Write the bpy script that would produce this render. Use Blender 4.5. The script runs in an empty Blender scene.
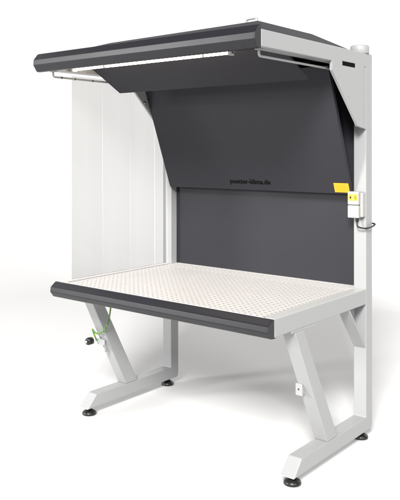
import bpy, bmesh, math, random
from mathutils import Vector, Matrix
random.seed(7)
scene = bpy.context.scene
COL = scene.collection

# ------------------------------------------------------------------ materials
def mat(name, base, rough=0.5, spec=0.5, bump=0.0, bscale=400.0, var=0.0, metallic=0.0, coat=0.0):
    m = bpy.data.materials.new(name); m.use_nodes = True
    nt = m.node_tree; b = nt.nodes['Principled BSDF']
    b.inputs['Base Color'].default_value = (*base, 1)
    b.inputs['Roughness'].default_value = rough
    b.inputs['Specular IOR Level'].default_value = spec
    b.inputs['Metallic'].default_value = metallic
    b.inputs['Coat Weight'].default_value = coat
    tc = nt.nodes.new('ShaderNodeTexCoord')
    if var > 0:
        n = nt.nodes.new('ShaderNodeTexNoise'); n.inputs['Scale'].default_value = 3.2
        n.inputs['Detail'].default_value = 5
        nt.links.new(tc.outputs['Object'], n.inputs['Vector'])
        mr = nt.nodes.new('ShaderNodeMapRange')
        mr.inputs['To Min'].default_value = rough - var; mr.inputs['To Max'].default_value = rough + var
        nt.links.new(n.outputs['Fac'], mr.inputs['Value'])
        nt.links.new(mr.outputs['Result'], b.inputs['Roughness'])
        hs = nt.nodes.new('ShaderNodeMapRange')
        hs.inputs['To Min'].default_value = 1 - var * .5; hs.inputs['To Max'].default_value = 1 + var * .5
        nt.links.new(n.outputs['Fac'], hs.inputs['Value'])
        mx = nt.nodes.new('ShaderNodeVectorMath'); mx.operation = 'SCALE'
        mx.inputs[0].default_value = base
        nt.links.new(hs.outputs['Result'], mx.inputs['Scale'])
        nt.links.new(mx.outputs['Vector'], b.inputs['Base Color'])
    if bump > 0:
        n2 = nt.nodes.new('ShaderNodeTexNoise'); n2.inputs['Scale'].default_value = bscale
        n2.inputs['Detail'].default_value = 2
        nt.links.new(tc.outputs['Object'], n2.inputs['Vector'])
        bp = nt.nodes.new('ShaderNodeBump'); bp.inputs['Strength'].default_value = bump
        bp.inputs['Distance'].default_value = 0.001
        nt.links.new(n2.outputs['Fac'], bp.inputs['Height'])
        nt.links.new(bp.outputs['Normal'], b.inputs['Normal'])
    return m

M = {}
M['paint'] = mat('light_grey_powder_coat', (0.318, 0.324, 0.327), 0.42, 0.45, 0.12, 500, 0.06)
M['top'] = mat('cream_perforated_sheet', (0.595, 0.575, 0.558), 0.5, 0.4, 0.05, 500, 0.05)
M['char'] = mat('charcoal_powder_coat', (0.0225, 0.0225, 0.0280), 0.52, 0.24, 0.15, 450, 0.08)
M['trim'] = mat('dark_grey_trim_paint', (0.0135, 0.014, 0.0175), 0.38, 0.34, 0.05, 450, 0.06)
M['hood'] = mat('dark_grey_matt_sheet', (0.040, 0.040, 0.045), 0.62, 0.25, 0.15, 450, 0.06)
M['capblack'] = mat('black_plastic_cap', (0.012, 0.012, 0.014), 0.4)
M['rubber'] = mat('black_rubber', (0.010, 0.010, 0.010), 0.35, 0.5)
M['zinc'] = mat('zinc_plated_steel', (0.55, 0.55, 0.54), 0.3, metallic=1.0)
M['white'] = mat('white_enamel', (0.80, 0.79, 0.77), 0.35)
M['tray'] = mat('top_lit_grey_sheet', (0.46, 0.465, 0.455), 0.45, 0.4, 0.08, 500, 0.05)  # lighter than the rail paint, standing for overhead light on the top
M['painted_shade'] = mat('recess_shade_black', (0.006, 0.006, 0.006), 0.9, 0.05)  # near black, painted shade for the gusset openings
M['plenum'] = mat('grey_plenum_sheet', (0.07, 0.068, 0.066), 0.7)
M['yellow'] = mat('yellow_sticker', (0.55, 0.35, 0.012), 0.4)
M['orange'] = mat('orange_print', (0.62, 0.27, 0.02), 0.5)
M['ink'] = mat('black_ink', (0.004, 0.004, 0.004), 0.6, 0.1)
M['box'] = mat('switch_box_plastic', (0.36, 0.355, 0.345), 0.4, var=0.04)
M['cable'] = mat('black_cable', (0.012, 0.012, 0.012), 0.4)
M['backdrop'] = mat('white_backdrop_paper', (0.66, 0.66, 0.66), 0.8, 0.1)
M['floor'] = mat('white_studio_floor', (0.66, 0.66, 0.66), 0.8, 0.1)

def green_cable():
    m = mat('green_yellow_earth_cable', (0.06, 0.30, 0.03), 0.4)
    nt = m.node_tree; b = nt.nodes['Principled BSDF']
    tc = nt.nodes.new('ShaderNodeTexCoord')
    w = nt.nodes.new('ShaderNodeTexWave'); w.inputs['Scale'].default_value = 22
    nt.links.new(tc.outputs['Object'], w.inputs['Vector'])
    r = nt.nodes.new('ShaderNodeValToRGB'); r.color_ramp.interpolation = 'CONSTANT'
    r.color_ramp.elements[0].color = (0.035, 0.16, 0.02, 1)
    r.color_ramp.elements[1].color = (0.17, 0.30, 0.03, 1); r.color_ramp.elements[1].position = 0.78
    nt.links.new(w.outputs['Fac'], r.inputs['Fac']); nt.links.new(r.outputs['Color'], b.inputs['Base Color'])
    return m
M['earth'] = green_cable()

def lamp_mat():
    m = bpy.data.materials.new('lit_tube'); m.use_nodes = True
    nt = m.node_tree; b = nt.nodes['Principled BSDF']
    b.inputs['Base Color'].default_value = (0.9, 0.9, 0.88, 1)
    b.inputs['Emission Color'].default_value = (1.0, 0.80, 0.62, 1)
    b.inputs['Emission Strength'].default_value = 24.0
    return m
M['tube'] = lamp_mat()

def curtain_mat():
    m = bpy.data.materials.new('clear_film'); m.use_nodes = True
    nt = m.node_tree; out = nt.nodes['Material Output']
    for n in list(nt.nodes):
        if n != out: nt.nodes.remove(n)
    tr = nt.nodes.new('ShaderNodeBsdfTransparent'); tr.inputs['Color'].default_value = (0.75, 0.752, 0.755, 1)
    gl = nt.nodes.new('ShaderNodeBsdfGlossy'); gl.inputs['Roughness'].default_value = 0.12
    df = nt.nodes.new('ShaderNodeBsdfDiffuse'); df.inputs['Color'].default_value = (0.42, 0.42, 0.42, 1)
    fr = nt.nodes.new('ShaderNodeFresnel'); fr.inputs['IOR'].default_value = 1.3
    tc = nt.nodes.new('ShaderNodeTexCoord')
    mp = nt.nodes.new('ShaderNodeMapping'); mp.inputs['Scale'].default_value = (1, 9, 0.6)
    ns = nt.nodes.new('ShaderNodeTexNoise'); ns.inputs['Scale'].default_value = 1.6
    nt.links.new(tc.outputs['Object'], mp.inputs['Vector']); nt.links.new(mp.outputs['Vector'], ns.inputs['Vector'])
    mr = nt.nodes.new('ShaderNodeMapRange'); mr.inputs['To Min'].default_value = 0.17; mr.inputs['To Max'].default_value = 0.24
    nt.links.new(ns.outputs['Fac'], mr.inputs['Value'])
    m1 = nt.nodes.new('ShaderNodeMixShader'); nt.links.new(mr.outputs['Result'], m1.inputs[0])
    nt.links.new(tr.outputs[0], m1.inputs[1]); nt.links.new(df.outputs[0], m1.inputs[2])
    m2 = nt.nodes.new('ShaderNodeMixShader'); nt.links.new(fr.outputs[0], m2.inputs[0])
    nt.links.new(m1.outputs[0], m2.inputs[1]); nt.links.new(gl.outputs[0], m2.inputs[2])
    nt.links.new(m2.outputs[0], out.inputs['Surface'])
    return m
M['film'] = curtain_mat()

# ------------------------------------------------------------------ mesh helpers
class MB:
    """collects shapes into one bmesh"""
    def __init__(self): self.bm = bmesh.new()
    def box(self, a, b, bev=0.0, seg=2):
        a, b = Vector(a), Vector(b)
        t = bmesh.new(); bmesh.ops.create_cube(t, size=1)
        for v in t.verts:
            v.co = Vector(((a[i] + b[i]) / 2 + v.co[i] * abs(b[i] - a[i]) for i in range(3)))
        if bev: bmesh.ops.bevel(t, geom=list(t.edges), offset=bev, segments=seg, affect='EDGES', profile=.5)
        self._merge(t); return self
    def prism(self, pts, axis, lo, hi, bev=0.0, seg=2):
        """closed polygon in the plane across axis, extruded from lo to hi"""
        t = bmesh.new()
        def P(p, d):
            return {'X': (d, p[0], p[1]), 'Y': (p[0], d, p[1]), 'Z': (p[0], p[1], d)}[axis]
        n = len(pts)
        A = [t.verts.new(P(p, lo)) for p in pts]; B = [t.verts.new(P(p, hi)) for p in pts]
        t.faces.new(A); t.faces.new(B[::-1])
        for i in range(n): t.faces.new((A[i], B[i], B[(i + 1) % n], A[(i + 1) % n]))
        bmesh.ops.recalc_face_normals(t, faces=t.faces)
        if bev: bmesh.ops.bevel(t, geom=list(t.edges), offset=bev, segments=seg, affect='EDGES', profile=.5)
        self._merge(t); return self
    def hull(self, pts, bev=0.0):
        t = bmesh.new()
        for p in pts: t.verts.new(p)
        r = bmesh.ops.convex_hull(t, input=t.verts)
        bmesh.ops.dissolve_limit(t, angle_limit=0.01, verts=t.verts, edges=t.edges)
        if bev: bmesh.ops.bevel(t, geom=list(t.edges), offset=bev, segments=2, affect='EDGES', profile=.5)
        self._merge(t); return self
    def lathe(self, prof, c, seg=32, axis='Z'):
        """profile of (radius, height) turned round an axis through c"""
        t = bmesh.new(); rings = []
        for r, h in prof:
            ring = []
            for i in range(seg):
                a = 2 * math.pi * i / seg
                q = (r * math.cos(a), r * math.sin(a), h)
                if axis == 'X': q = (h, q[0], q[1])
                if axis == 'Y': q = (q[0], h, q[1])
                ring.append(t.verts.new(Vector(c) + Vector(q)))
            rings.append(ring)
        for A, B in zip(rings, rings[1:]):
            for i in range(seg): t.faces.new((A[i], A[(i + 1) % seg], B[(i + 1) % seg], B[i]))
        t.faces.new(rings[0][::-1]); t.faces.new(rings[-1])
        bmesh.ops.recalc_face_normals(t, faces=t.faces)
        for f in t.faces: f.smooth = len(f.verts) == 4
        self._merge(t); return self
    def tube(self, path, r, seg=12, smooth=True, sub=8):
        P = [Vector(p) for p in path]
        if smooth and len(P) > 2:
            Q = []
            for i in range(len(P) - 1):
                p0 = P[max(i - 1, 0)]; p1 = P[i]; p2 = P[i + 1]; p3 = P[min(i + 2, len(P) - 1)]
                for k in range(sub):
                    u = k / sub
                    Q.append(.5 * (2 * p1 + (p2 - p0) * u + (2 * p0 - 5 * p1 + 4 * p2 - p3) * u * u + (3 * p1 - p0 - 3 * p2 + p3) * u ** 3))
            Q.append(P[-1]); P = Q
        t = bmesh.new(); rings = []
        up = Vector((0.31, 0.17, 0.93))
        for i, p in enumerate(P):
            d = (P[min(i + 1, len(P) - 1)] - P[max(i - 1, 0)]).normalized()
            a = d.cross(up).normalized(); b = d.cross(a)
            rings.append([t.verts.new(p + r * (math.cos(2 * math.pi * k / seg) * a + math.sin(2 * math.pi * k / seg) * b)) for k in range(seg)])
        for A, B in zip(rings, rings[1:]):
            for i in range(seg): t.faces.new((A[i], A[(i + 1) % seg], B[(i + 1) % seg], B[i]))
        t.faces.new(rings[0][::-1]); t.faces.new(rings[-1])
        bmesh.ops.recalc_face_normals(t, faces=t.faces)
        for f in t.faces: f.smooth = len(f.verts) == 4
        self._merge(t); return self
    def _merge(self, t):
        me = bpy.data.meshes.new('tmp'); t.to_mesh(me); t.free()
        self.bm.from_mesh(me); bpy.data.meshes.remove(me)
    def build(self, name, m, parent=None, xf=None):
        me = bpy.data.meshes.new(name)
        if xf is not None: bmesh.ops.transform(self.bm, matrix=xf, verts=self.bm.verts)
        self.bm.to_mesh(me); self.bm.free()
        me.materials.append(m)
        o = bpy.data.objects.new(name, me); COL.objects.link(o)
        if parent is not None: o.parent = parent
        return o

def empty(name, loc=(0, 0, 0)):
    o = bpy.data.objects.new(name, None); COL.objects.link(o); o.location = loc
    o.empty_display_size = .1
    return o

# ------------------------------------------------------------------ dimensions (metres; right outer face X=0, post backs Y=0, floor Z=0)
W, T = 1.50, 0.075
ZB, ZT, HR = 0.046, 0.824, 0.082
ZA, HA = 2.118, 0.078
TOPF = -0.986            # front of the table tray
CANF = -1.09             # front of the canopy arms

bench = empty('extraction_workbench')
bench['label'] = 'light grey steel extraction workbench with charcoal hood, lit lamp and perforated top'
bench['category'] = 'workbench'

# ------------------------------------------------------------------ side frame
def arc(cx, cz, r, a0, a1, n=5):
    return [(cx + r * math.cos(math.radians(a0 + (a1 - a0) * i / n)), cz + r * math.sin(math.radians(a0 + (a1 - a0) * i / n))) for i in range(n + 1)]

def side_frame():
    f = MB()
    prof = [(-.821, ZB), (-.749, ZB + T), (-T, ZB + T), (-T, ZA - HA), (CANF, ZA - HA), (CANF, ZA), (0, ZA)]
    prof += arc(-.022, ZB + .022, .022, 0, -90)
    f.prism(prof, 'X', -T, 0, bev=.004, seg=2)
    # rolled grooves down the front of the post
    fr = f.build('side_frame', M['paint'], bench)
    r = MB()                                            # table rail
    r.prism([(TOPF, ZT - HR), (TOPF, ZT), (-T - .0005, ZT), (-T - .0005, ZT - HR)], 'X', -.052, 0, bev=.003)
    r.build('table_rail', M['paint'], fr)
    b = MB()                                            # slanting brace, with its flange under the rail
    b.prism([(-.812, ZT - HR - .011), (-.730, ZT - HR - .011), (-.398, ZB + T + .0005), (-.502, ZB + T + .0005)], 'X', -T, 0, bev=.004)
    b.build('brace', M['paint'], fr)
    fl = MB(); fl.box((-.070, -.838, ZT - HR - .0108), (-.0005, -.625, ZT - HR - .0002), .0012)
    fl.build('brace_flange', M['paint'], fr)
    # upper gusset: a flat cheek plate in two pieces with a slit before the post
    g = MB()
    g.prism([(-.457, ZA - HA + .008), (-.457, 1.993), (-.172, 1.716), (-.103, 1.7055), (-.103, ZA - HA + .008)], 'X', -.014, .0012, bev=.0006)
    g.prism([(-.094, 1.704), (-T - .0005, 1.702), (-T - .0005, ZA - HA - .0005), (-.094, ZA - HA - .0005)], 'X', -.014, -.0002, bev=.0004)
    gu = g.build('gusset', M['paint'], fr)
    s = MB(); s.box((-.0135, -.1028, 1.709), (-.0105, -.0942, 2.035), 0); s.build('slit_shade', M['painted_shade'], gu)  # dark backing strip, its colour stands for the shade inside
    s = MB(); s.box((-.006, -.350, 2.026), (.0020, -.210, 2.049), .0006)
    s.build('slot_shade', M['painted_shade'], gu)  # solid black plate painting the shade of an opening, nothing is cut
    h = MB(); h.lathe([(.006, .0010), (.006, .0030), (.003, .0040)], (0, -.283, 1.872), 14, 'X')
    h.build('rivet', M['zinc'], gu)
        # lower bracket: folded channel under the rail, open to the outside
    k = MB()
    zt, zl = ZT - HR - .0005, .500
    k.prism([(-.268, zt), (-.256, zt), (-T - .0005, zl + .012), (-T - .0005, zl)], 'X', -T + .001, -.004, bev=.001)
    k.prism([(-.2555, zt), (-.0765, zt), (-.0765, zl + .018)], 'X', -T + .001, -T + .006)
    k.build('bracket', M['paint'], fr)
    c = MB()                                            # cap of the post
    c.lathe([(.050, 0), (.052, .004), (.052, .040), (.048, .047), (.030, .050)], (-.045, -.062, ZA - .001), 32)
    c.build('post_cap', M['paint'], fr)
    for y in (-.775, -.070):                            # levelling feet
        e = MB()
        e.lathe([(.036, 0), (.042, .004), (.042, .012), (.038, .019), (.026, .026), (.015, .031)], (-T / 2, y, 0), 28)
        e.lathe([(.019, .0305), (.019, .041), (.016, .0425)], (-T / 2, y, 0), 6)
        e.lathe([(.008, .040), (.008, ZB + .004)], (-T / 2, y, 0), 12)
        e.build('levelling_foot', M['rubber'], fr)
    return fr

def mounting_tab(fr):
    t = MB()
    t.box((-.084, -.670, .386), (-.046, -.6655, .444), .001)
    t.prism([(-.6655, .438), (-.6655, .392), (-.640, .392), (-.664, .438)], 'X', -.052, -.0475)
    tb = t.build('mounting_tab', M['paint'], fr)
    h = MB(); h.lathe([(.0055, -.6702), (.0055, -.6708)], (-.067, 0, .416), 14, 'Y')
    h.build('hole', M['plenum'], tb)  # dark disc on the tab, coloured as the shade of a hole
    return tb

right = side_frame()
def copy_tree(o, parent):
    c = o.copy(); COL.objects.link(c); c.parent = parent
    for ch in [x for x in bpy.data.objects if x.parent == o]: copy_tree(ch, c)
    return c
left = copy_tree(right, bench)
left.location.x = -W + T
mounting_tab(right)
h = MB(); h.lathe([(.0085, -W + T + .0015), (.0085, -W + T + .006), (.005, -W + T + .009)], (0, -.333, 1.892), 16, 'X')
h.build('bolt', M['zinc'], bench).parent = left
[o for o in bpy.data.objects if o.name.startswith('bolt')][0].location.x = W - T

# ------------------------------------------------------------------ table
XL, XR = -W + .052, -.052
def perforated(x0, x1, y0, y1, p, rad, z, stag=True, nseg=12):
    """sheet with real round holes, cell by cell"""
    bm = bmesh.new()
    rows = int(round((y1 - y0) / (p / 2 if stag else p)))
    dy = (y1 - y0) / rows; ncol = int(round((x1 - x0) / p)); dx = (x1 - x0) / ncol
    def cell(cx, cy, w, h, wl, wr):
        hole = []; hb = []
        for k in range(nseg):
            a = 2 * math.pi * (k + .5) / nseg
            hole.append(bm.verts.new((cx + rad * math.cos(a), cy + rad * math.sin(a), z)))
            hb.append(bm.verts.new((cx + rad * math.cos(a), cy + rad * math.sin(a), z - .0010)))
        for k in range(nseg):
            bm.faces.new((hole[k], hb[k], hb[(k + 1) % nseg], hole[(k + 1) % nseg]))
        c = [bm.verts.new((cx + wr, cy + h / 2, z)), bm.verts.new((cx - wl, cy + h / 2, z)),
             bm.verts.new((cx - wl, cy - h / 2, z)), bm.verts.new((cx + wr, cy - h / 2, z))]
        q = nseg // 4
        for j in range(4):                              # quarter j runs from angle 90j to 90j+90
            seg = hole[j * q:(j + 1) * q]
            bm.faces.new([c[j]] + seg[::-1])
            nx = hole[((j + 1) * q) % nseg]
            bm.faces.new((c[j], c[(j + 1) % 4], nx, seg[-1]))
        # faces above wind either way; normals are fixed below
    for r in range(rows):
        cy = y0 + (r + .5) * dy
        off = dx / 2 if (stag and r % 2) else 0
        n = ncol - (1 if off else 0)
        for i in range(n):
            cx = x0 + off + (i + .5) * dx
            wl = dx / 2 + (dx / 2 if off and i == 0 else 0)
            wr = dx / 2 + (dx / 2 if off and i == n - 1 else 0)
            cell(cx, cy, dx, dy, wl, wr)
    for f in bm.faces:
        f.normal_update()
        if abs(f.normal.z) > .5 and f.normal.z < 0: f.normal_flip()
    return bm

PITCH, RAD, STAG = .0345, .0066, False
table = MB()                                            # tray: margins and skirt round the perforated field
py0, py1 = -.972, -.030
px0, px1 = XL + .004, XR - .012
tz = ZT - .0015
table.box((XL - .030, TOPF, ZT - .0008), (XL + .003, -T - .001, ZT + .0035), .001)      # left lip
table.box((XL + .0035, TOPF, ZT - .006), (XR - .0008, py0 - .0005, ZT + .0022), .001)   # front lip
table.box((XL - .02, py1 + .0005, ZT - .006), (XR + .02, -.012, ZT - .0008), 0)
table.box((XL + .001, TOPF + .004, ZT - HR + .002), (XR - .001, TOPF + .018, ZT - .0065), 0)
tab = table.build('tabletop', M['top'], bench)
mg = MB(); mg.box((px1 + .0005, TOPF + .001, ZT - .0008), (-.0006, -T - .001, ZT + .0022), .001)  # margin carried over the rail top, overhead light put into its paler grey
mg.build('tray_margin', M['tray'], tab)
pm = MB(); pm.bm.free(); pm.bm = perforated(px0, px1, py0, py1, PITCH, RAD, tz, STAG)
pm.build('perforated_sheet', M['top'], tab)
pl = MB(); pl.box((XL + .001, TOPF + .019, ZT - HR + .004), (XR - .001, -.02, ZT - .035))
pl.build('plenum', M['plenum'], tab)

edge = [(TOPF - .0008, ZT + .0005), (TOPF - .014, ZT + .0005), (-1.027, ZT - .020), (-1.034, ZT - .027), (-1.0372, ZT - .050), (-1.035, ZT - .056), (-1.017, ZT - .080), (-1.008, ZT - .085), (TOPF + .010, ZT - .087), (TOPF + .010, ZT - .083), (TOPF - .0008, ZT - .083)]
e = MB(); e.prism(edge, 'X', -W + .000, -.0045, bev=.0012)
ed = e.build('front_edge', M['trim'], bench)
for x in (-W - .0042, -.0042):
    c = MB(); c.prism(edge, 'X', x, x + .004, bev=.0008); c.build('end_cap', M['capblack'], ed)
s = MB(); s.lathe([(.004, 0), (.004, .0016), (.002, .0022)], (-.052, -1.005, ZT - .006), 12)
s.build('screw', M['capblack'], ed)

# ------------------------------------------------------------------ back panel and baffles
b = MB(); b.box((-W + T + .0008, -.022, ZT + .002), (-T - .0008, -.010, ZA - .012), .002)
b.build('back_panel', M['char'], bench)

def slab(p0, p1, th, x0, x1, flange):
    """sheet between two (y,z) lines with flanges folded back all round"""
    y0, z0 = p0; y1, z1 = p1
    d = Vector((y1 - y0, z1 - z0)).normalized(); n = Vector((d.y, -d.x))     # n points back and down or up
    if n.x < 0: n = -n
    m = MB()
    q = [(y0, z0), (y1, z1), (y1 + n.x * th, z1 + n.y * th), (y0 + n.x * th, z0 + n.y * th)]
    m.prism(q, 'X', x0, x1, bev=.0015)
    return m
slope = .385
zb1, zt1 = 1.343, 2.03
def bafy(z): return -.092 - slope * (z - 1.341)
m = slab((bafy(zb1), zb1), (bafy(zt1), zt1), .024, -W + T + .006, -T - .004, 0)
baf = m.build('lower_baffle', M['char'], bench)
m = slab((-.560, 1.940), (-.803, 2.078), .012, -W + T + .004, -T - .006, 0)
m.build('upper_baffle', M['char'], bench)

# lettering on the lower baffle
ang = math.atan2(slope, 1)
def on_baffle(x, z, lift=.0015):
    return Matrix.Translation((x, bafy(z) - lift * math.cos(ang), z - lift * math.sin(ang))) @ Matrix.Rotation(math.pi / 2 + ang, 4, 'X')
cu = bpy.data.curves.new('lettering', 'FONT'); cu.body = 'poetter-klima.de'
cu.size = .046; cu.bevel_depth = .0009; cu.bevel_resolution = 1; cu.extrude = .0003; cu.space_character = 1.02
to = bpy.data.objects.new('tmp_text', cu); COL.objects.link(to)
bpy.context.view_layer.update()
wd = to.dimensions.x
me = bpy.data.meshes.new_from_object(to.evaluated_get(bpy.context.evaluated_depsgraph_get()))
bpy.data.objects.remove(to)
lo = bpy.data.objects.new('lettering', me); COL.objects.link(lo); lo.parent = baf
me.materials.clear(); me.materials.append(M['ink'])
sc = .300 / wd
lo.matrix_local = on_baffle(-.904, 1.383) @ Matrix.Diagonal((sc, .95, 1, 1))

st = MB(); st.box((0, 0, 0), (.092, .056, .0006))
so = st.build('warning_sticker', M['yellow'], baf, on_baffle(-.178, 1.352, .001))
pr_ = MB()
for r, ws in enumerate(([.010, .014, .008, .013, .009], [.016, .007, .012, .014], [.009, .012, .010, .013, .006], [.012, .016, .010])):
    x = .010 + (.006 if r == 3 else 0)
    for w_ in ws:
        pr_.box((x, .043 - r * .011, .0007), (x + w_, .047 - r * .011, .0010)); x += w_ + .004
pr_.build('print', M['orange'], so, on_baffle(-.178, 1.352, .001))

# ------------------------------------------------------------------ canopy
fas = [(CANF - .0008, 2.136), (-1.104, 2.136), (-1.112, 2.131), (-1.134, 2.104), (-1.1385, 2.098), (-1.1400, 2.071), (-1.138, 2.066), (-1.118, 2.036), (-1.110, 2.032), (CANF - .0008, 2.032)]
m = MB(); m.prism(fas, 'X', -W - .022, -.0052, bev=.0012)
fa = m.build('canopy_fascia', M['trim'], bench)
for x in (-W - .0265, -.005):
    c = MB(); c.prism(fas, 'X', x, x + .004, bev=.0008); c.build('end_cap', M['capblack'], fa)
s = MB(); s.lathe([(.005, 0), (.005, -.003)], (-.075, -1.118, 2.037), 10); s.build('screw', M['capblack'], fa)

hood = MB()
hood.hull([(-1.345, CANF + .004, ZA + .0008), (-.022, CANF + .004, ZA + .0008), (-.022, -.18, ZA + .0008), (-1.345, -.18, ZA + .0008),
           (-1.345, CANF + .004, ZA + .006), (-.022, CANF + .004, ZA + .006),
           (-1.205, -.845, 2.200), (-.158, -.885, 2.200), (-.158, -.385, 2.200), (-1.205, -.385, 2.200)], .0015)
hood.box((-1.46, CANF + .004, ZA + .0008), (-1.346, -.18, ZA + .004))
ho = hood.build('hood', M['hood'], bench)
u = MB(); u.box((-W + T + .001, -.80, ZA - .0112), (-T - .001, -.0095, ZA - .002))
u.build('ceiling_sheet', M['char'], ho)
u = MB(); u.box((-W + T + .001, CANF + .001, 2.088), (-T - .001, -.801, 2.094), .001)
u.box((-W + T + .001, CANF + .001, 2.052), (-T - .001, CANF + .006, 2.0875), 0)
u.build('lamp_tray', M['white'], bench)

eye = MB()                                              # lifting eye on the hood
eye.tube([(-.252, -.850, 2.190), (-.252, -.850, 2.214), (-.244, -.850, 2.2205), (-.198, -.850, 2.2225), (-.192, -.850, 2.217), (-.190, -.850, 2.190)], .0062, 12, True, 5)
eye.build('lifting_eye', M['paint'], ho)

# lamp
lamp = MB(); lamp.box((-W + T + .03, -.975, 2.066), (-.24, -.925, 2.0875), .003)
la = lamp.build('lamp', M['white'], bench)
t = MB(); t.lathe([(.0090, -W + T + .040), (.0090, -.275)], (0, -.955, 2.052), 20, 'X')
t.build('lamp_tube', M['tube'], la)
for x in (-W + T + .022, -.2745):
    c = MB(); c.box((x, -.972, 2.037), (x + .017, -.938, 2.0655), .003); c.build('lamp_socket', M['box'], la)
for x in (-1.135, -.432):
    c = MB(); c.box((x, -.9685, 2.0385), (x + .006, -.941, 2.0660), .001); c.build('lamp_clip', M['capblack'], la)
c = MB(); c.tube([(-.258, -.955, 2.052), (-.235, -.965, 2.044), (-.20, -.985, 2.054), (-.15, -1.0, 2.058), (-.11, -1.03, 2.050)], .0035, 8)
c.build('lamp_cable', M['cable'], la)

# curtain rods
def rod(x):
    m = MB()
    m.tube([(x, -1.043, 2.0395), (x, -1.043, 2.022), (x, -1.041, 2.013), (x, -1.034, 2.008), (x, -1.024, 2.007), (x, -.9, 2.007), (x, -.4, 2.007), (x, -.16, 2.007)], .0058, 12, True, 6)
    m.lathe([(.020, 2.0355), (.020, 2.0392)], (x, -1.043, 0), 20)
    return m.build('curtain_rod', M['paint'], bench)
rod(-.045); rl = rod(-W + .030)
for y in (-.985, -.885, -.745):
    c = MB(); c.lathe([(.0072, y), (.0078, y + .003), (.0072, y + .006)], (-W + .030, 0, 2.007), 14, 'Y'); c.build('rod_clip', M['capblack'], rl)

# ------------------------------------------------------------------ switch box on the right post
m = MB(); m.box((-.089, -.122, 1.287), (-.022, -T - .0006, 1.360), .005); m.box((-.089, -.122, 1.215), (-.022, -T - .0006, 1.2845), .005)
m.box((-.0215, -.108, 1.222), (-.004, -T - .0006, 1.354), .002)
sw = m.build('switch_box', M['box'], bench)
for x in (-.083, -.054):
    c = MB(); c.box((x, -.1229, 1.310), (x + .026, -.1222, 1.345)); lb = c.build('button_label', M['yellow'], sw)
    k = MB()
    if x < -.06:
        k.box((x + .007, -.1234, 1.3255), (x + .019, -.12295, 1.3295)); k.box((x + .011, -.1236, 1.320), (x + .015, -.12345, 1.335))
        k.build('symbol', M['ink'], lb)
    else:
        k.tube([(x + .017, -.1234, 1.333), (x + .010, -.1234, 1.333), (x + .010, -.1234, 1.328), (x + .017, -.1234, 1.326), (x + .017, -.1234, 1.321), (x + .009, -.1234, 1.321)], .0012, 6, True, 4)
        k.build('symbol', M['plenum'], lb)
g = MB(); g.lathe([(.009, 1.2145), (.009, 1.200), (.006, 1.192)], (-.042, -.098, 0), 16); g.build('cable_gland', M['rubber'], sw)
g = MB(); g.tube([(-.042, -.098, 1.196), (-.041, -.102, 1.180), (-.030, -.105, 1.166), (.004, -.100, 1.160), (.014, -.070, 1.162), (.014, -.020, 1.167), (.010, .012, 1.176), (-.02, .014, 1.18)], .0048, 10)
g.build('power_cable', M['cable'], sw)

# ------------------------------------------------------------------ earthing socket and its cable on the left brace
m = MB()
m.box((-1.508, -.672, .394), (-1.440, -.666, .428), .0015)
m.prism([(-.6655, .394), (-.6655, .352), (-.628, .352), (-.650, .394)], 'X', -1.446, -1.441)
es = m.build('earthing_bracket', M['paint'], bench)
m = MB(); m.box((-1.560, -.672, .396), (-1.5085, -.667, .427), .0015)
m.lathe([(.022, -.6725), (.024, -.676), (.022, -.682)], (-1.540, 0, .412), 22, 'Y')
m.build('washer', M['white'], es)
m = MB(); m.lathe([(.019, -.6822), (.0225, -.686), (.023, -.712), (.020, -.722), (.013, -.724)], (-1.540, 0, .412), 22, 'Y')
m.build('earthing_socket', M['rubber'], es)
m = MB(); m.lathe([(.009, -.7242), (.009, -.732), (.006, -.734)], (-1.540, 0, .412), 14, 'Y'); m.build('contact', M['zinc'], es)
m = MB()
m.tube([(-1.503, -.680, .418), (-1.510, -.690, .450), (-1.515, -.700, .484), (-1.506, -.706, .486), (-1.48, -.710, .474), (-1.445, -.71, .474), (-1.410, -.70, .500), (-1.388, -.69, .550), (-1.380, -.68, .620), (-1.38, -.67, .742)], .0048, 10)
m.build('earthing_cable', M['earth'], es)

# ------------------------------------------------------------------ clear side curtain (hangs from the left rod)
cur = empty('side_curtain', (-W + .030, -.5, .82))
cur['label'] = 'clear plastic strip curtain hanging down the left side of the workbench'
cur['category'] = 'curtain'
def strip(y0, y1, dx, ph):
    bm = bmesh.new(); nx, nz = 14, 24
    V = []
    for j in range(nz + 1):
        z = .008 + (1.205 - .008) * j / nz
        row = []
        for i in range(nx + 1):
            y = y0 + (y1 - y0) * i / nx
            x = dx + .004 * math.sin(ph + 9 * (y - y0) + .8 * z) * (1.25 - z) + .002 * math.sin(ph * 3 + 23 * y)
            row.append(bm.verts.new((x, y, z)))
        V.append(row)
    for j in range(nz):
        for i in range(nx):
            f = bm.faces.new((V[j][i], V[j][i + 1], V[j + 1][i + 1], V[j + 1][i])); f.smooth = True
    me = bpy.data.meshes.new('strip'); bm.to_mesh(me); bm.free(); me.materials.append(M['film'])
    o = bpy.data.objects.new('strip', me); COL.objects.link(o); o.parent = cur
    return o
strip(-.405, -.1604, .000, .3)
strip(-.1600, .080, .001, .6)
strip(.0802, .310, .000, .9)
strip(.3102, .415, .0005, 1.2)

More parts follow.
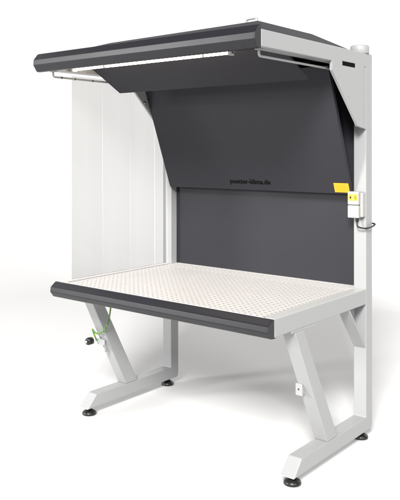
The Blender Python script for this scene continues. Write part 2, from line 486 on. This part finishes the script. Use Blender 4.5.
# ------------------------------------------------------------------ floor and the swept studio backdrop behind it
def sheet(name, bm, label, m):
    me = bpy.data.meshes.new(name); bm.to_mesh(me); bm.free(); me.materials.append(m)
    o = bpy.data.objects.new(name, me); COL.objects.link(o); o['kind'] = 'structure'; o['label'] = label
    return o
BX, BY, RC, RS = -6.2, 4.5, 2.6, 1.5             # left wall, rear wall, radius of the upright corner, radius of the sweep
def inset(d):
    """plan of the backdrop d metres in front of its walls: rear wall, rounded corner, left wall"""
    n = 16
    p = [(4.5, BY - d)]
    for i in range(n + 1):
        t = math.pi / 2 + math.pi / 2 * i / n
        p.append((BX + RC + (RC - d) * math.cos(t), BY - RC + (RC - d) * math.sin(t)))
    p.append((BX + d, -6.0))
    return p
bm = bmesh.new()
bm.faces.new([bm.verts.new((x, y, 0)) for x, y in inset(RS)] + [bm.verts.new((4.5, -6.0, 0))])
for f in bm.faces:
    f.normal_update()
    if f.normal.z < 0: f.normal_flip()
sheet('floor', bm, 'seamless white studio floor', M['floor'])
bm = bmesh.new(); rows = []
for i in range(15):
    t = math.pi / 2 * i / 14
    rows.append([bm.verts.new((x, y, RS * (1 - math.cos(t)))) for x, y in inset(RS * (1 - math.sin(t)))])
rows.append([bm.verts.new((x, y, 5.5)) for x, y in inset(0)])
for A, B in zip(rows, rows[1:]):
    for i in range(len(A) - 1):
        f = bm.faces.new((A[i], A[i + 1], B[i + 1], B[i])); f.smooth = True
bmesh.ops.recalc_face_normals(bm, faces=bm.faces)
sheet('backdrop', bm, 'white seamless backdrop curving up from the floor', M['backdrop'])

# ------------------------------------------------------------------ light
w = bpy.data.worlds.new('World'); scene.world = w; w.use_nodes = True
bg = w.node_tree.nodes['Background']
bg.inputs['Color'].default_value = (1, 1, 1, 1); bg.inputs['Strength'].default_value = .1

def area(name, loc, target, size, power, col=(1, 1, 1)):
    l = bpy.data.lights.new(name, 'AREA'); l.shape = 'SQUARE'; l.size = size; l.energy = power; l.color = col
    o = bpy.data.objects.new(name, l); COL.objects.link(o); o.location = loc
    d = Vector(target) - Vector(loc); o.rotation_euler = d.to_track_quat('-Z', 'Y').to_euler()
    return o
def aim(az, el, dist, target=(-.9, 0, .5)):
    """lamp position: az degrees to the right of straight in front, el degrees up"""
    a, e = math.radians(az), math.radians(el)
    return (target[0] + dist * math.sin(a) * math.cos(e), target[1] - dist * math.cos(a) * math.cos(e), target[2] + dist * math.sin(e))
area('key_softbox', aim(27, 33, 20), (-.9, 0, .4), 4.6, 7250, (1, .985, .965))
area('side_softbox', aim(68, 25, 14), (-.9, 0, .4), 3.2, 700, (1, .985, .97))
area('front_fill', aim(-36, 10, 12, (-.75, -.3, 1.2)), (-.75, -.3, 1.2), 2.2, 1040, (1, .99, .975))

# ------------------------------------------------------------------ camera
cam = bpy.data.cameras.new('camera'); co = bpy.data.objects.new('camera', cam); COL.objects.link(co)
co.location = (1.7678, -3.6816, 1.5797); co.rotation_euler = (math.pi / 2, 0, .6843)
cam.sensor_fit = 'HORIZONTAL'; cam.sensor_width = 36; cam.lens = 36 * 714.2 / 400
cam.shift_y = (151.454 - 250) / 400; cam.clip_end = 200
scene.camera = co
scene.view_settings.view_transform = 'Standard'; scene.view_settings.look = 'None'
scene.view_settings.exposure = 0; scene.view_settings.gamma = 1
